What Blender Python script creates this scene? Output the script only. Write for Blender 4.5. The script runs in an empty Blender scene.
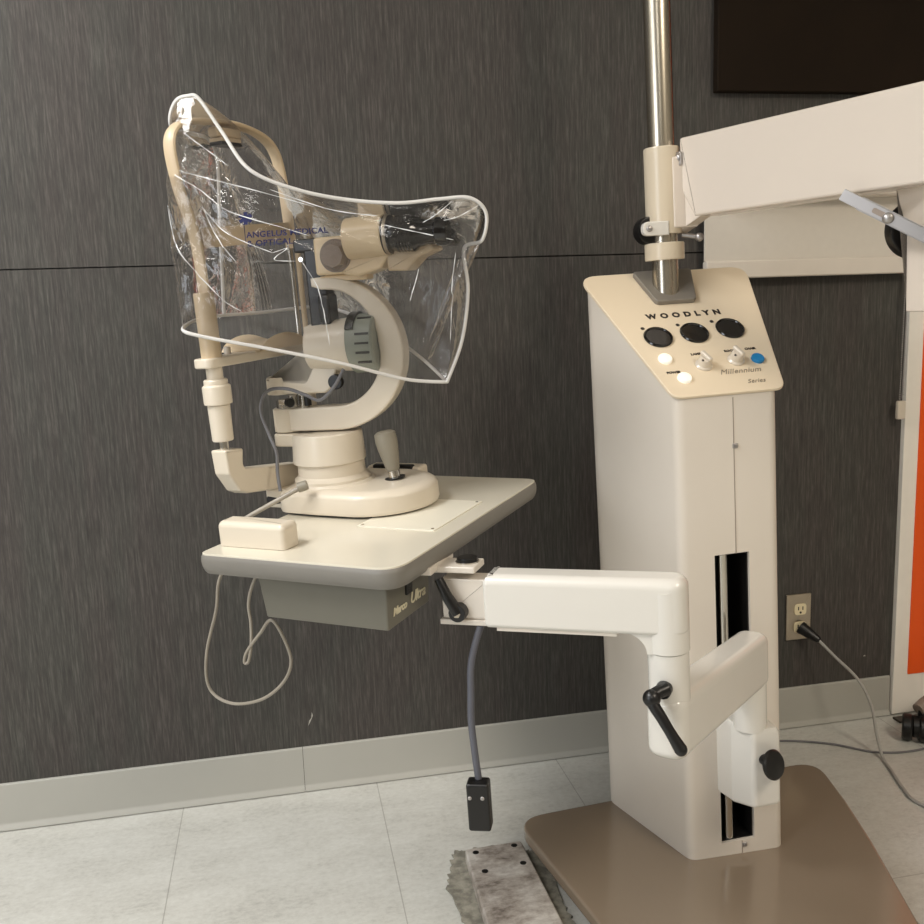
import bpy, bmesh, math, random
from mathutils import Vector as V, Matrix as MX, noise as mnoise
from mathutils.bvhtree import BVHTree
random.seed(7)
S_ = bpy.context.scene
COL = S_.collection
PI = math.pi

# ------------------------------------------------------------------ frames
def m4(rows, o):
    return MX(((*rows[0], o[0]), (*rows[1], o[1]), (*rows[2], o[2]), (0, 0, 0, 1)))
ID = MX.Identity(4)
# stand frame: the whole stand leans two degrees on its base
_M = ((0.999413, 0.0001141, -0.0342583), (0.0001141, 0.9999778, 0.0066591), (0.0342583, -0.0066591, 0.9993908))
_O = V((.79, 1.48, .06))
_m3 = MX(_M)
DV = m4(_M, _O - _m3 @ _O)
# table frame: x along the short side, y along the long side, z up from the table top
TB = DV @ m4(((0.797058, 0.6037666, -0.012823), (-0.6037913, 0.7963233, -0.0361286), (-0.011602, 0.036539, 0.9992649)),
             (-0.1172953, 1.4185444, 0.7740958))
TW, TD = .353, .5474
# microscope frame: pedestal axis on the table, swivelled 12 degrees
_a = math.radians(12)
SL = TB @ m4(((math.cos(_a), -math.sin(_a), 0), (math.sin(_a), math.cos(_a), 0), (0, 0, 1)), (.056, .308, 0))

# ------------------------------------------------------------------ materials
def srgb(h):
    h = h.lstrip('#')
    c = [int(h[i:i + 2], 16) / 255 for i in (0, 2, 4)]
    return tuple((x / 12.92 if x <= .04045 else ((x + .055) / 1.055) ** 2.4) for x in c) + (1,)
def nd(nt, t, **kw):
    n = nt.nodes.new(t)
    for k, v in kw.items():
        setattr(n, k, v)
    return n
def mat(name, col, rough=.45, metal=0, var=.06, scale=30, bump=0, bscale=200, coat=0, emit=0, stretch=None, rvar=.03, spec=.5):
    m = bpy.data.materials.new(name); m.use_nodes = True
    nt = m.node_tree; b = nt.nodes['Principled BSDF']
    c = srgb(col) if isinstance(col, str) else col
    tc = nd(nt, 'ShaderNodeTexCoord'); mp = nd(nt, 'ShaderNodeMapping')
    if stretch: mp.inputs['Scale'].default_value = stretch
    nt.links.new(tc.outputs['Object'], mp.inputs[0])
    nz = nd(nt, 'ShaderNodeTexNoise'); nz.inputs['Scale'].default_value = scale; nz.inputs['Detail'].default_value = 5
    nt.links.new(mp.outputs[0], nz.inputs['Vector'])
    r = nd(nt, 'ShaderNodeValToRGB')
    if var < .035: r.color_ramp.elements[0].position = .1; r.color_ramp.elements[1].position = .9
    else: r.color_ramp.elements[0].position = .3; r.color_ramp.elements[1].position = .7
    r.color_ramp.interpolation = 'EASE'
    r.color_ramp.elements[0].color = tuple(x * (1 - var) for x in c[:3]) + (1,)
    r.color_ramp.elements[1].color = tuple(min(1, x * (1 + var)) for x in c[:3]) + (1,)
    nt.links.new(nz.outputs['Fac'], r.inputs[0]); nt.links.new(r.outputs[0], b.inputs['Base Color'])
    mr = nd(nt, 'ShaderNodeMapRange'); mr.inputs[3].default_value = max(.02, rough - rvar); mr.inputs[4].default_value = min(1, rough + rvar)
    nt.links.new(nz.outputs['Fac'], mr.inputs[0]); nt.links.new(mr.outputs[0], b.inputs['Roughness'])
    b.inputs['Metallic'].default_value = metal
    b.inputs['Specular IOR Level'].default_value = spec
    if coat:
        b.inputs['Coat Weight'].default_value = coat; b.inputs['Coat Roughness'].default_value = .12
    if emit:
        b.inputs['Emission Color'].default_value = c; b.inputs['Emission Strength'].default_value = emit
    if bump:
        n2 = nd(nt, 'ShaderNodeTexNoise'); n2.inputs['Scale'].default_value = bscale; n2.inputs['Detail'].default_value = 4
        nt.links.new(mp.outputs[0], n2.inputs['Vector'])
        bp = nd(nt, 'ShaderNodeBump'); bp.inputs['Strength'].default_value = bump; bp.inputs['Distance'].default_value = .002
        nt.links.new(n2.outputs['Fac'], bp.inputs['Height']); nt.links.new(bp.outputs[0], b.inputs['Normal'])
    return m

M = {}
M['enamel'] = mat('cream_enamel', '#d9d0c4', .30, var=.015, scale=6, bump=.03, bscale=260, coat=.25)
M['enamel_warm'] = mat('warm_cream_enamel', '#d2c4ad', .32, var=.02, scale=8, bump=.02, coat=.2)
M['white_enamel'] = mat('white_enamel', '#dbd7cf', .26, var=.015, scale=8, bump=.02, coat=.35)
M['lamp_cream'] = mat('cream_paint', '#d8cdbb', .34, var=.02, scale=14, coat=.15)
M['tan'] = mat('tan_plastic', '#cdb899', .4, var=.03, scale=20)
M['panel'] = mat('beige_panel', '#e6d5ba', .38, var=.015, scale=10)
M['tabletop'] = mat('cream_laminate', '#d8d1c0', .22, var=.02, scale=9, coat=.3)
M['plate'] = mat('pale_cream_plate', '#e2dccb', .35, var=.01)
M['edge'] = mat('grey_rubber_edge', '#7d7972', .42, var=.03)
M['boxgrey'] = mat('grey_green_metal', '#6a675c', .5, var=.03)
M['taupe'] = mat('taupe_enamel', '#8a7b6a', .20, var=.03, scale=5, coat=.6)
M['chrome'] = mat('polished_steel', '#c9c5bd', .16, 1, var=.03, rvar=.04)
M['brushed'] = mat('brushed_steel', '#bdb5a6', .26, 1, var=.06, scale=40, stretch=(1, 1, .05), rvar=.08)
M['steel_plate'] = mat('stainless_plate', '#b8ad9c', .34, 1, var=.05)
M['zinc'] = mat('bright_zinc', '#aeaaa8', .35, .8, var=.03)
M['greywedge'] = mat('grey_casting', '#8b857c', .42, .3, var=.04)
M['black'] = mat('black_plastic', '#100f0f', .34, var=.1)
M['blackgloss'] = mat('black_gloss', '#0b0808', .12, var=.1, coat=.6)
M['rubber'] = mat('black_rubber', '#1b1a1b', .6, var=.1)
M['darkbrown'] = mat('dark_void_paint', '#0d0b0a', .5, var=.1)
M['drum'] = mat('grey_green_plastic', '#868b80', .45, var=.03)
M['gripgrey'] = mat('grey_grip', '#8b8577', .42, var=.04)
M['knobgrey'] = mat('taupe_knob', '#93857a', .4, var=.05)
M['knobwhite'] = mat('pale_knob', '#d6cbbb', .3, var=.03, coat=.3)
M['butwhite'] = mat('white_button', '#fbf6ea', .3, var=.01, emit=.35)
M['butblue'] = mat('blue_button', '#1f80bb', .35, var=.02)
M['ink'] = mat('black_ink', '#2a2320', .5, var=.02)
M['inkgrey'] = mat('grey_ink', '#8f8372', .5, var=.02)
M['inkblue'] = mat('navy_print', '#1d2152', .5, var=.05)
M['inkcream'] = mat('cream_print', '#d8d0b4', .5, var=.02)
M['cordgrey'] = mat('grey_cord', '#6d6c6f', .5, var=.04)
M['corddark'] = mat('charcoal_cord', '#55565e', .5, var=.04)
M['cordbeige'] = mat('beige_cord', '#958d80', .45, var=.04)
M['cordlight'] = mat('light_grey_cord', '#a8a5a0', .42, var=.04)
M['piping'] = mat('white_vinyl_piping', '#d4d1cd', .35, var=.02)
M['base'] = mat('grey_vinyl_baseboard', '#b0aea6', .42, var=.02, scale=5)
M['whitepaint'] = mat('white_gloss_paint', '#f6f1e8', .4, var=.02)
M['orange'] = mat('orange_red_paint', '#f45a06', .45, var=.03, scale=4)
M['brown'] = mat('dark_brown_laminate', '#1f160d', .8, var=.1, scale=8, spec=.15)
M['arm_cream'] = mat('pinkish_cream_enamel', '#dfd3c6', .24, var=.012, scale=6, coat=.35)
M['head_cream'] = mat('warm_cream_paint', '#e8d2ae', .32, var=.02, scale=12, coat=.2)
M['shade'] = mat('off_white_shade_cloth', '#d8d1c6', .7, var=.02, scale=60)
M['shadehem'] = mat('shade_hem_bar', '#ddd4c8', .5, var=.02)
M['ivory'] = mat('ivory_receptacle', '#e9dcb8', .35, var=.02)
M['room'] = mat('plain_wall_paint', '#9c9890', .8, var=.02, scale=3)
M['ceil'] = mat('white_ceiling', '#dedad2', .85, var=.02, scale=3)
M['felt'] = mat('grey_felt', '#8a867a', .95, var=.35, scale=60, bump=.8, bscale=120)
M['chip'] = mat('bare_chip', '#a8a69d', .7, var=.1, scale=80)
M['threshold'] = mat('dark_threshold', '#3a332b', .5, var=.1)
M['sub'] = mat('brown_floor', '#a58d74', .5, var=.08, scale=6)
M['prism'] = mat('black_housing', '#0c0c10', .35, var=.1)

def worn_metal():
    m = mat('worn_aluminium', '#8f857b', .45, .35, var=.0)
    nt = m.node_tree; b = nt.nodes['Principled BSDF']
    tc = nd(nt, 'ShaderNodeTexCoord')
    n = nd(nt, 'ShaderNodeTexNoise'); n.inputs['Scale'].default_value = 16; n.inputs['Detail'].default_value = 8; n.inputs['Roughness'].default_value = .7
    mp = nd(nt, 'ShaderNodeMapping'); mp.inputs['Scale'].default_value = (1, 1.6, 1)
    nt.links.new(tc.outputs['Object'], mp.inputs[0]); nt.links.new(mp.outputs[0], n.inputs['Vector'])
    r = nd(nt, 'ShaderNodeValToRGB'); e = r.color_ramp.elements
    e[0].position = .32; e[0].color = srgb('#6e645b'); e[1].position = .66; e[1].color = srgb('#e2ddd6')
    k = e.new(.46); k.color = srgb('#b3a9a0')
    nt.links.new(n.outputs['Fac'], r.inputs[0]); nt.links.new(r.outputs[0], b.inputs['Base Color'])
    return m
M['worn'] = worn_metal()

def wall_laminate():
    m = bpy.data.materials.new('grey_brown_streaked_laminate'); m.use_nodes = True
    nt = m.node_tree; b = nt.nodes['Principled BSDF']; L = nt.links.new
    tc = nd(nt, 'ShaderNodeTexCoord')
    def streak(sx, sz, det):
        mp = nd(nt, 'ShaderNodeMapping'); mp.inputs['Scale'].default_value = (sx, 1, sz); L(tc.outputs['Object'], mp.inputs[0])
        n = nd(nt, 'ShaderNodeTexNoise'); n.inputs['Scale'].default_value = 1; n.inputs['Detail'].default_value = det; n.inputs['Roughness'].default_value = .65
        L(mp.outputs[0], n.inputs['Vector']); return n.outputs['Fac']
    a = streak(300, 22, 3); c = streak(150, 7, 4); g = streak(9, 1.6, 3)
    mx = nd(nt, 'ShaderNodeMix'); mx.inputs['Factor'].default_value = .5; L(a, mx.inputs[2]); L(c, mx.inputs[3])
    r = nd(nt, 'ShaderNodeValToRGB'); e = r.color_ramp.elements
    e[0].position = .3; e[0].color = srgb('#393735'); e[1].position = .72; e[1].color = srgb('#64615c')
    k = e.new(.5); k.color = srgb('#4a4744')
    L(mx.outputs[0], r.inputs[0])
    r2 = nd(nt, 'ShaderNodeValToRGB'); r2.color_ramp.elements[0].color = (.97, 1, .975, 1); r2.color_ramp.elements[1].color = (1.0, .965, .96, 1)
    r2.color_ramp.elements[0].position = .4; r2.color_ramp.elements[1].position = .6
    L(g, r2.inputs[0])
    mm = nd(nt, 'ShaderNodeMix', data_type='RGBA', blend_type='MULTIPLY'); mm.inputs['Factor'].default_value = 1
    L(r.outputs[0], mm.inputs[6]); L(r2.outputs[0], mm.inputs[7])
    L(mm.outputs[2], b.inputs['Base Color'])
    b.inputs['Roughness'].default_value = .58; b.inputs['Specular IOR Level'].default_value = .2
    bp = nd(nt, 'ShaderNodeBump'); bp.inputs['Strength'].default_value = .25; bp.inputs['Distance'].default_value = .001
    L(mx.outputs[0], bp.inputs['Height']); L(bp.outputs[0], b.inputs['Normal'])
    return m
M['wall'] = wall_laminate()

def floor_vinyl():
    m = bpy.data.materials.new('grey_concrete_look_vinyl'); m.use_nodes = True
    nt = m.node_tree; b = nt.nodes['Principled BSDF']; L = nt.links.new
    tc = nd(nt, 'ShaderNodeTexCoord'); sp = nd(nt, 'ShaderNodeSeparateXYZ'); L(tc.outputs['Object'], sp.inputs[0])
    def noise(scale, det, rough, st):
        mp = nd(nt, 'ShaderNodeMapping'); mp.inputs['Scale'].default_value = st; L(tc.outputs['Object'], mp.inputs[0])
        n = nd(nt, 'ShaderNodeTexNoise'); n.inputs['Scale'].default_value = scale; n.inputs['Detail'].default_value = det; n.inputs['Roughness'].default_value = rough
        L(mp.outputs[0], n.inputs['Vector']); return n.outputs['Fac']
    a = noise(6, 9, .72, (1, 2.0, 1)); c = noise(70, 6, .75, (1, 1.5, 1))
    mx = nd(nt, 'ShaderNodeMix'); mx.inputs['Factor'].default_value = .5; L(a, mx.inputs[2]); L(c, mx.inputs[3])
    r = nd(nt, 'ShaderNodeValToRGB'); e = r.color_ramp.elements
    e[0].position = .32; e[0].color = srgb('#aaa9a3'); e[1].position = .66; e[1].color = srgb('#d6d6d0')
    k = e.new(.47); k.color = srgb('#c5c4bd')
    L(mx.outputs[0], r.inputs[0])
    def seam(sock, off, period, wd):
        s = nd(nt, 'ShaderNodeMath', operation='SUBTRACT'); L(sock, s.inputs[0]); s.inputs[1].default_value = off
        d = nd(nt, 'ShaderNodeMath', operation='DIVIDE'); L(s.outputs[0], d.inputs[0]); d.inputs[1].default_value = period
        f = nd(nt, 'ShaderNodeMath', operation='FRACT'); 
        ad = nd(nt, 'ShaderNodeMath', operation='ADD'); L(d.outputs[0], ad.inputs[0]); ad.inputs[1].default_value = 100.5
        L(ad.outputs[0], f.inputs[0])
        h = nd(nt, 'ShaderNodeMath', operation='SUBTRACT'); L(f.outputs[0], h.inputs[0]); h.inputs[1].default_value = .5
        ab = nd(nt, 'ShaderNodeMath', operation='ABSOLUTE'); L(h.outputs[0], ab.inputs[0])
        lt = nd(nt, 'ShaderNodeMath', operation='LESS_THAN'); L(ab.outputs[0], lt.inputs[0]); lt.inputs[1].default_value = wd / period / 2
        return lt.outputs[0]
    s1 = seam(sp.outputs[0], .164, .44, .0022); s2 = seam(sp.outputs[1], 1.42, 1.2, .0022)
    mxs = nd(nt, 'ShaderNodeMath', operation='MAXIMUM'); L(s1, mxs.inputs[0]); L(s2, mxs.inputs[1])
    sc = nd(nt, 'ShaderNodeMath', operation='MULTIPLY'); L(mxs.outputs[0], sc.inputs[0]); sc.inputs[1].default_value = .45
    mm = nd(nt, 'ShaderNodeMix', data_type='RGBA'); L(sc.outputs[0], mm.inputs['Factor']); L(r.outputs[0], mm.inputs[6]); mm.inputs[7].default_value = srgb('#6d685e')
    L(mm.outputs[2], b.inputs['Base Color'])
    b.inputs['Roughness'].default_value = .42; b.inputs['Specular IOR Level'].default_value = .4
    bp = nd(nt, 'ShaderNodeBump'); bp.inputs['Strength'].default_value = .06; bp.inputs['Distance'].default_value = .002
    L(mx.outputs[0], bp.inputs['Height']); L(bp.outputs[0], b.inputs['Normal'])
    return m
M['floor'] = floor_vinyl()

def clear_vinyl():
    m = bpy.data.materials.new('clear_vinyl'); m.use_nodes = True
    nt = m.node_tree; L = nt.links.new
    for n in list(nt.nodes):
        if n.type != 'OUTPUT_MATERIAL': nt.nodes.remove(n)
    out = [n for n in nt.nodes][0]
    tc = nd(nt, 'ShaderNodeTexCoord')
    n1 = nd(nt, 'ShaderNodeTexNoise'); n1.inputs['Scale'].default_value = 34; n1.inputs['Detail'].default_value = 4; n1.inputs['Distortion'].default_value = 1.2
    L(tc.outputs['Object'], n1.inputs['Vector'])
    bp = nd(nt, 'ShaderNodeBump'); bp.inputs['Strength'].default_value = .45; bp.inputs['Distance'].default_value = .004
    L(n1.outputs['Fac'], bp.inputs['Height'])
    tr = nd(nt, 'ShaderNodeBsdfTransparent'); tr.inputs[0].default_value = (.975, .975, .985, 1)
    gl = nd(nt, 'ShaderNodeBsdfGlossy'); gl.inputs['Roughness'].default_value = .07; gl.inputs[0].default_value = (1, 1, 1, 1)
    L(bp.outputs[0], gl.inputs['Normal'])
    fr = nd(nt, 'ShaderNodeFresnel'); fr.inputs[0].default_value = 1.5; L(bp.outputs[0], fr.inputs['Normal'])
    mul = nd(nt, 'ShaderNodeMath', operation='MULTIPLY_ADD'); L(fr.outputs[0], mul.inputs[0]); mul.inputs[1].default_value = .75; mul.inputs[2].default_value = .01
    mul.use_clamp = True
    df = nd(nt, 'ShaderNodeBsdfTranslucent'); df.inputs[0].default_value = (.9, .9, .92, 1)
    d2 = nd(nt, 'ShaderNodeBsdfDiffuse'); d2.inputs[0].default_value = (.9, .9, .92, 1)
    m1 = nd(nt, 'ShaderNodeMixShader'); m1.inputs[0].default_value = .5; L(df.outputs[0], m1.inputs[1]); L(d2.outputs[0], m1.inputs[2])
    m0 = nd(nt, 'ShaderNodeMixShader'); m0.inputs[0].default_value = .013; L(tr.outputs[0], m0.inputs[1]); L(m1.outputs[0], m0.inputs[2])
    mix = nd(nt, 'ShaderNodeMixShader'); L(mul.outputs[0], mix.inputs[0]); L(m0.outputs[0], mix.inputs[1]); L(gl.outputs[0], mix.inputs[2])
    L(mix.outputs[0], out.inputs['Surface'])
    return m
M['vinyl'] = clear_vinyl()

M['fold_highlight'] = mat('highlight_white', '#f2f3f5', .15, var=.02, coat=.5)  # white colour that stands in for light glinting on the cover's folds
# ------------------------------------------------------------------ mesh helpers
def fil(pts, rad, seg=5):
    """round the corners of a 2-D polygon"""
    out = []; n = len(pts)
    for i in range(n):
        r = rad[i] if isinstance(rad, (list, tuple)) else rad
        p = V(pts[i]); a = V(pts[i - 1]) - p; b = V(pts[(i + 1) % n]) - p
        if r <= 1e-6: out.append(tuple(p)); continue
        la, lb = a.length, b.length; a.normalize(); b.normalize()
        ang = a.angle(b); d = min(r / math.tan(ang / 2), la * .49, lb * .49)
        p0 = p + a * d; p1 = p + b * d
        for k in range(seg + 1):
            t = k / seg
            q = p0 * (1 - t) ** 2 + p * 2 * t * (1 - t) + p1 * t * t
            # blend the parabola towards a circular arc
            out.append((q.x, q.y))
    return out
def area2(p):
    return sum(p[i - 1][0] * p[i][1] - p[i][0] * p[i - 1][1] for i in range(len(p))) / 2
def inset(p, d):
    n = len(p); o = []
    for i in range(n):
        a = V(p[i]) - V(p[i - 1]); b = V(p[(i + 1) % n]) - V(p[i])
        if a.length < 1e-9: a = b
        if b.length < 1e-9: b = a
        a.normalize(); b.normalize()
        na = V((-a.y, a.x)); nb = V((-b.y, b.x)); m = na + nb
        if m.length < 1e-6: m = na.copy()
        m.normalize(); c = max(.35, m.dot(na))
        o.append(tuple(V(p[i]) + m * (d / c)))
    return o
def smooth(pts, n=8, closed=False):
    P = [V(p) for p in pts]; out = []; N = len(P)
    rng = range(N if closed else N - 1)
    for i in rng:
        if closed: a, b, c, d = P[i - 1], P[i], P[(i + 1) % N], P[(i + 2) % N]
        else: a, b, c, d = P[max(0, i - 1)], P[i], P[i + 1], P[min(N - 1, i + 2)]
        for k in range(n):
            t = k / n
            out.append(.5 * ((2 * b) + (c - a) * t + (2 * a - 5 * b + 4 * c - d) * t * t + (3 * b - a - 3 * c + d) * t ** 3))
    if not closed: out.append(P[-1].copy())
    return out
def look(p0, p1, up=V((0, 0, 1))):
    z = (V(p1) - V(p0)).normalized()
    x = up.cross(z)
    if x.length < 1e-4: x = V((1, 0, 0)).cross(z) if abs(z.x) < .9 else V((0, 1, 0)).cross(z)
    x.normalize(); y = z.cross(x)
    return MX(((x.x, y.x, z.x, p0[0]), (x.y, y.y, z.y, p0[1]), (x.z, y.z, z.z, p0[2]), (0, 0, 0, 1)))
def basis(o, x, y, z):
    x, y, z = V(x), V(y), V(z)
    return MX(((x.x, y.x, z.x, o[0]), (x.y, y.y, z.y, o[1]), (x.z, y.z, z.z, o[2]), (0, 0, 0, 1)))

class MB:
    def __init__(s): s.bm = bmesh.new()
    def rings(s, rs, caps=True, closed=True, mtx=ID, loop=False):
        bm = s.bm; L = [[bm.verts.new(mtx @ V(p)) for p in r] for r in rs]
        n = len(L[0]); m = len(L)
        for i in range(m if loop else m - 1):
            A, B = L[i], L[(i + 1) % m]
            for j in range(n if closed else n - 1):
                k = (j + 1) % n
                try: bm.faces.new((A[j], A[k], B[k], B[j]))
                except ValueError: pass
        if caps and not loop:
            bm.faces.new(list(reversed(L[0]))); bm.faces.new(L[-1])
        return s
    def prism(s, poly, z0, z1, mtx=ID, bev=0, seg=3, bev0=None):
        if area2(poly) < 0: poly = list(reversed(poly))
        b1 = bev; b0 = bev if bev0 is None else bev0
        rs = []
        if b0 > 0:
            for k in range(seg):
                a = k / seg * PI / 2
                q = inset(poly, b0 * (1 - math.sin(a))); rs.append([(x, y, z0 + b0 * (1 - math.cos(a))) for x, y in q])
        rs.append([(x, y, z0 + b0) for x, y in poly])
        rs.append([(x, y, z1 - b1) for x, y in poly])
        if b1 > 0:
            for k in range(seg - 1, -1, -1):
                a = k / seg * PI / 2
                q = inset(poly, b1 * (1 - math.sin(a))); rs.append([(x, y, z1 - b1 * (1 - math.cos(a))) for x, y in q])
        return s.rings(rs, mtx=mtx)
    def box(s, c, d, r=0, bev=None, mtx=ID):
        x, y, z = d[0] / 2, d[1] / 2, d[2] / 2
        p = [(-x, -y), (x, -y), (x, y), (-x, y)]
        if r: p = fil(p, r, 4)
        if bev is None: bev = min(r, z * .9)
        return s.prism(p, -z, z, mtx @ MX.Translation(c), bev)
    def lathe(s, prof, mtx=ID, n=36):
        rs = [[(max(r, 1e-5) * math.cos(2 * PI * k / n), max(r, 1e-5) * math.sin(2 * PI * k / n), z) for k in range(n)] for r, z in prof]
        return s.rings(rs, mtx=mtx)
    def cyl(s, p0, p1, r0, r1=None, n=32, bev=0, mtx=ID):
        r1 = r0 if r1 is None else r1; h = (V(p1) - V(p0)).length
        if bev: prof = [(r0 - bev, 0), (r0 - bev * .3, bev * .3), (r0, bev), (r1, h - bev), (r1 - bev * .3, h - bev * .3), (r1 - bev, h)]
        else: prof = [(r0, 0), (r1, h)]
        return s.lathe(prof, mtx @ look(p0, p1), n)
    def ball(s, c, r, n=20, sq=(1, 1, 1), mtx=ID):
        prof = [(r * math.sin(PI * k / n), -r * math.cos(PI * k / n)) for k in range(n + 1)]
        return s.lathe(prof, mtx @ MX.Translation(c) @ MX.Diagonal((*sq, 1)), n * 2)
    def tube(s, path, r, n=10, mtx=ID, closed=False, rfun=None, flat=None, side=None):
        P = [V(p) for p in path]; m = len(P); rs = []
        nv = None
        for i in range(m):
            if closed: t = P[(i + 1) % m] - P[i - 1]
            else: t = P[min(m - 1, i + 1)] - P[max(0, i - 1)]
            if t.length < 1e-9: t = V((0, 0, 1))
            t.normalize()
            if side is not None: nv = V(side) - t * V(side).dot(t)
            elif nv is None:
                nv = t.orthogonal()
            else: nv = nv - t * nv.dot(t)
            nv.normalize(); bv = t.cross(nv)
            rr = r * (rfun(i / (m - 1)) if rfun else 1)
            ra, rb = (rr, rr) if flat is None else flat
            rs.append([P[i] + nv * ra * math.cos(2 * PI * k / n) + bv * rb * math.sin(2 * PI * k / n) for k in range(n)])
        return s.rings(rs, mtx=mtx, loop=closed)
    def build(s, name, m, parent=None, frame=ID, sharp=35, loc=None, recalc=True, smooth_=True):
        bm = s.bm
        bmesh.ops.transform(bm, matrix=frame, verts=bm.verts)
        if recalc: bmesh.ops.recalc_face_normals(bm, faces=bm.faces)
        root = parent
        while root is not None and root.parent is not None: root = root.parent
        if root is not None: off = root.location.copy()
        elif loc is not None: off = V(loc)
        else:
            xs = [v.co for v in bm.verts]
            off = V(((min(v.x for v in xs) + max(v.x for v in xs)) / 2, (min(v.y for v in xs) + max(v.y for v in xs)) / 2, min(v.z for v in xs)))
        bmesh.ops.translate(bm, vec=-off, verts=bm.verts)
        me = bpy.data.meshes.new(name); bm.to_mesh(me); bm.free()
        me.materials.append(m if not isinstance(m, str) else M[m])
        if smooth_:
            for p in me.polygons: p.use_smooth = True
            if smooth_: me.set_sharp_from_angle(angle=math.radians(sharp))
        o = bpy.data.objects.new(name, me); COL.objects.link(o)
        if smooth_ and sharp < 90:
            w_ = o.modifiers.new('normals', 'WEIGHTED_NORMAL'); w_.keep_sharp = True
        if parent is not None: o.parent = parent
        else: o.location = off
        return o

def thing(name, label, cat, loc, group=None):
    o = bpy.data.objects.new(name, None); COL.objects.link(o); o.location = loc; o.empty_display_size = .05
    o['label'] = label; o['category'] = cat
    if group: o['group'] = group
    return o
def tag(o, label, cat, group=None):
    o['label'] = label; o['category'] = cat
    if group: o['group'] = group
    return o
def struct(o):
    o['kind'] = 'structure'; return o

def text_bm(txt, size, shear=0, spacing=1.0, depth=.0006, bold=0):
    cu = bpy.data.curves.new('lettering', 'FONT'); cu.body = txt; cu.size = size; cu.shear = shear
    cu.space_character = spacing; cu.extrude = depth; cu.offset = bold; cu.align_x = 'LEFT'; cu.resolution_u = 3
    o = bpy.data.objects.new('lettering', cu); COL.objects.link(o)
    dg = bpy.context.evaluated_depsgraph_get(); dg.update()
    me = bpy.data.meshes.new_from_object(o.evaluated_get(dg))
    b = MB(); b.bm.from_mesh(me)
    bpy.data.objects.remove(o); bpy.data.curves.remove(cu); bpy.data.meshes.remove(me)
    return b

# ------------------------------------------------------------------ camera
cd = bpy.data.cameras.new('camera'); cam = bpy.data.objects.new('camera', cd); COL.objects.link(cam)
R = (0.979924, -0.1963615, -0.0345129); U = (0.0658232, 0.155239, 0.9856816); F = (0.1881922, 0.9681648, -0.1650476)
cam.matrix_world = MX(((R[0], U[0], -F[0], 0), (R[1], U[1], -F[1], 0), (R[2], U[2], -F[2], 1.1), (0, 0, 0, 1)))
cd.sensor_width = 36; cd.sensor_fit = 'HORIZONTAL'; cd.lens = 36 * 925 / 924; cd.clip_start = .02
S_.camera = cam

# ------------------------------------------------------------------ room
WY = 2.047; XL, XR, YF, ZC = -2.3, 2.9, -2.6, 2.6; DX = 1.524
def slab(name, c, d, m):
    return struct(MB().box(c, d, bev=0).build(name, m, loc=(c[0], c[1], c[2] - d[2] / 2)))
fl = MB().box((.3, -.25, -.03), (5.4, 4.9, .06), bev=0).build('floor', 'floor', loc=(0, 0, 0)); struct(fl)
# back wall: two laminate boards with a narrow groove between them
b = MB()
b.box(((XL + DX) / 2, WY + .03, 1.2045 / 2), (DX - XL, .06, 1.2045), bev=0)
b.box(((XL + XR) / 2, WY + .03, (1.2075 + ZC) / 2), (XR - XL, .06, ZC - 1.2075), bev=0)
b.box(((XL + XR) / 2, WY + .035, 1.206), (XR - XL, .05, .01), bev=0)
b.box(((DX + XR) / 2, WY + .045, .6), (XR - DX, .03, 1.21), bev=0)
struct(b.build('wall_back', 'wall', loc=(0, WY, 0)))
slab('wall_left', (XL - .03, -.27, ZC / 2), (.06, 4.7, ZC), M['room'])
slab('wall_right', (XR + .03, -.27, ZC / 2), (.06, 4.7, ZC), M['room'])
slab('wall_front', (.3, YF - .03, ZC / 2), (5.3, .06, ZC), M['room'])
slab('ceiling', (.3, -.27, ZC + .03), (5.3, 4.8, .06), M['ceil'])
# baseboard with a small toe, in two lengths
for i, (x0, x1) in enumerate(((XL, -.003), (-.002, DX - .004), (DX + .41, XR))):
    prof = [(0, .0022), (-.013, .0022), (-.0128, .005), (-.008, .013), (-.006, .018), (-.006, .1055), (-.0045, .108), (0, .108)]
    b = MB(); b.prism(prof, x0, x1, basis((0, WY, 0), (0, 1, 0), (0, 0, 1), (1, 0, 0)))
    struct(b.build(('baseboard_back', 'baseboard_right', 'baseboard_corner')[i], 'base', sharp=30))
# white framed orange door panel at the end of the wall
dr = bpy.data.objects.new('door_1', None); COL.objects.link(dr); dr.location = (DX + .5, WY, 0); dr['kind'] = 'structure'
b = MB(); b.box((DX + .2, WY + .006, 1.08), (.4, .04, 2.15), r=.002, bev=0); 
b.build('door_frame', 'whitepaint', dr)
b = MB(); b.prism([(DX + .040, .112), (DX + .34, .112), (DX + .34, 2.05), (DX + .042, 2.05)], 0, .003, basis((0, WY - .014, 0), (1, 0, 0), (0, 0, 1), (0, -1, 0)))
b.build('orange_panel', 'orange', dr)
struct(MB().box((DX + .25, WY - .045, .003), (.52, .03, .006), r=.002).build('trim_1', 'threshold'))
# pale scuffs on the laminate and a chip near the door
for pts, lab in (([(.014, .158), (.019, .166), (.026, .181), (.024, .190), (.022, .176), (.017, .170)], 'pale scratch mark on the dark wall just above the baseboard'), ([(1.443, .168), (1.449, .1685), (1.448, .1715), (1.444, .171)], 'tiny white chip on the dark wall near the orange door')):
    b = MB(); b.prism(pts, 0, .0006, basis((0, WY, 0), (1, 0, 0), (0, 0, 1), (0, -1, 0)))
    tag(b.build('paint_scuff', 'chip'), lab, 'scuff')
# dark valance box, high on the wall
b = MB(); b.box((1.273, WY - .012, 1.95), (.535, .024, .785), r=.004, bev=.003)
tag(b.build('valance_box', 'brown'), 'dark brown flat box mounted high on the wall above the swing arm', 'valance')
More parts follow.
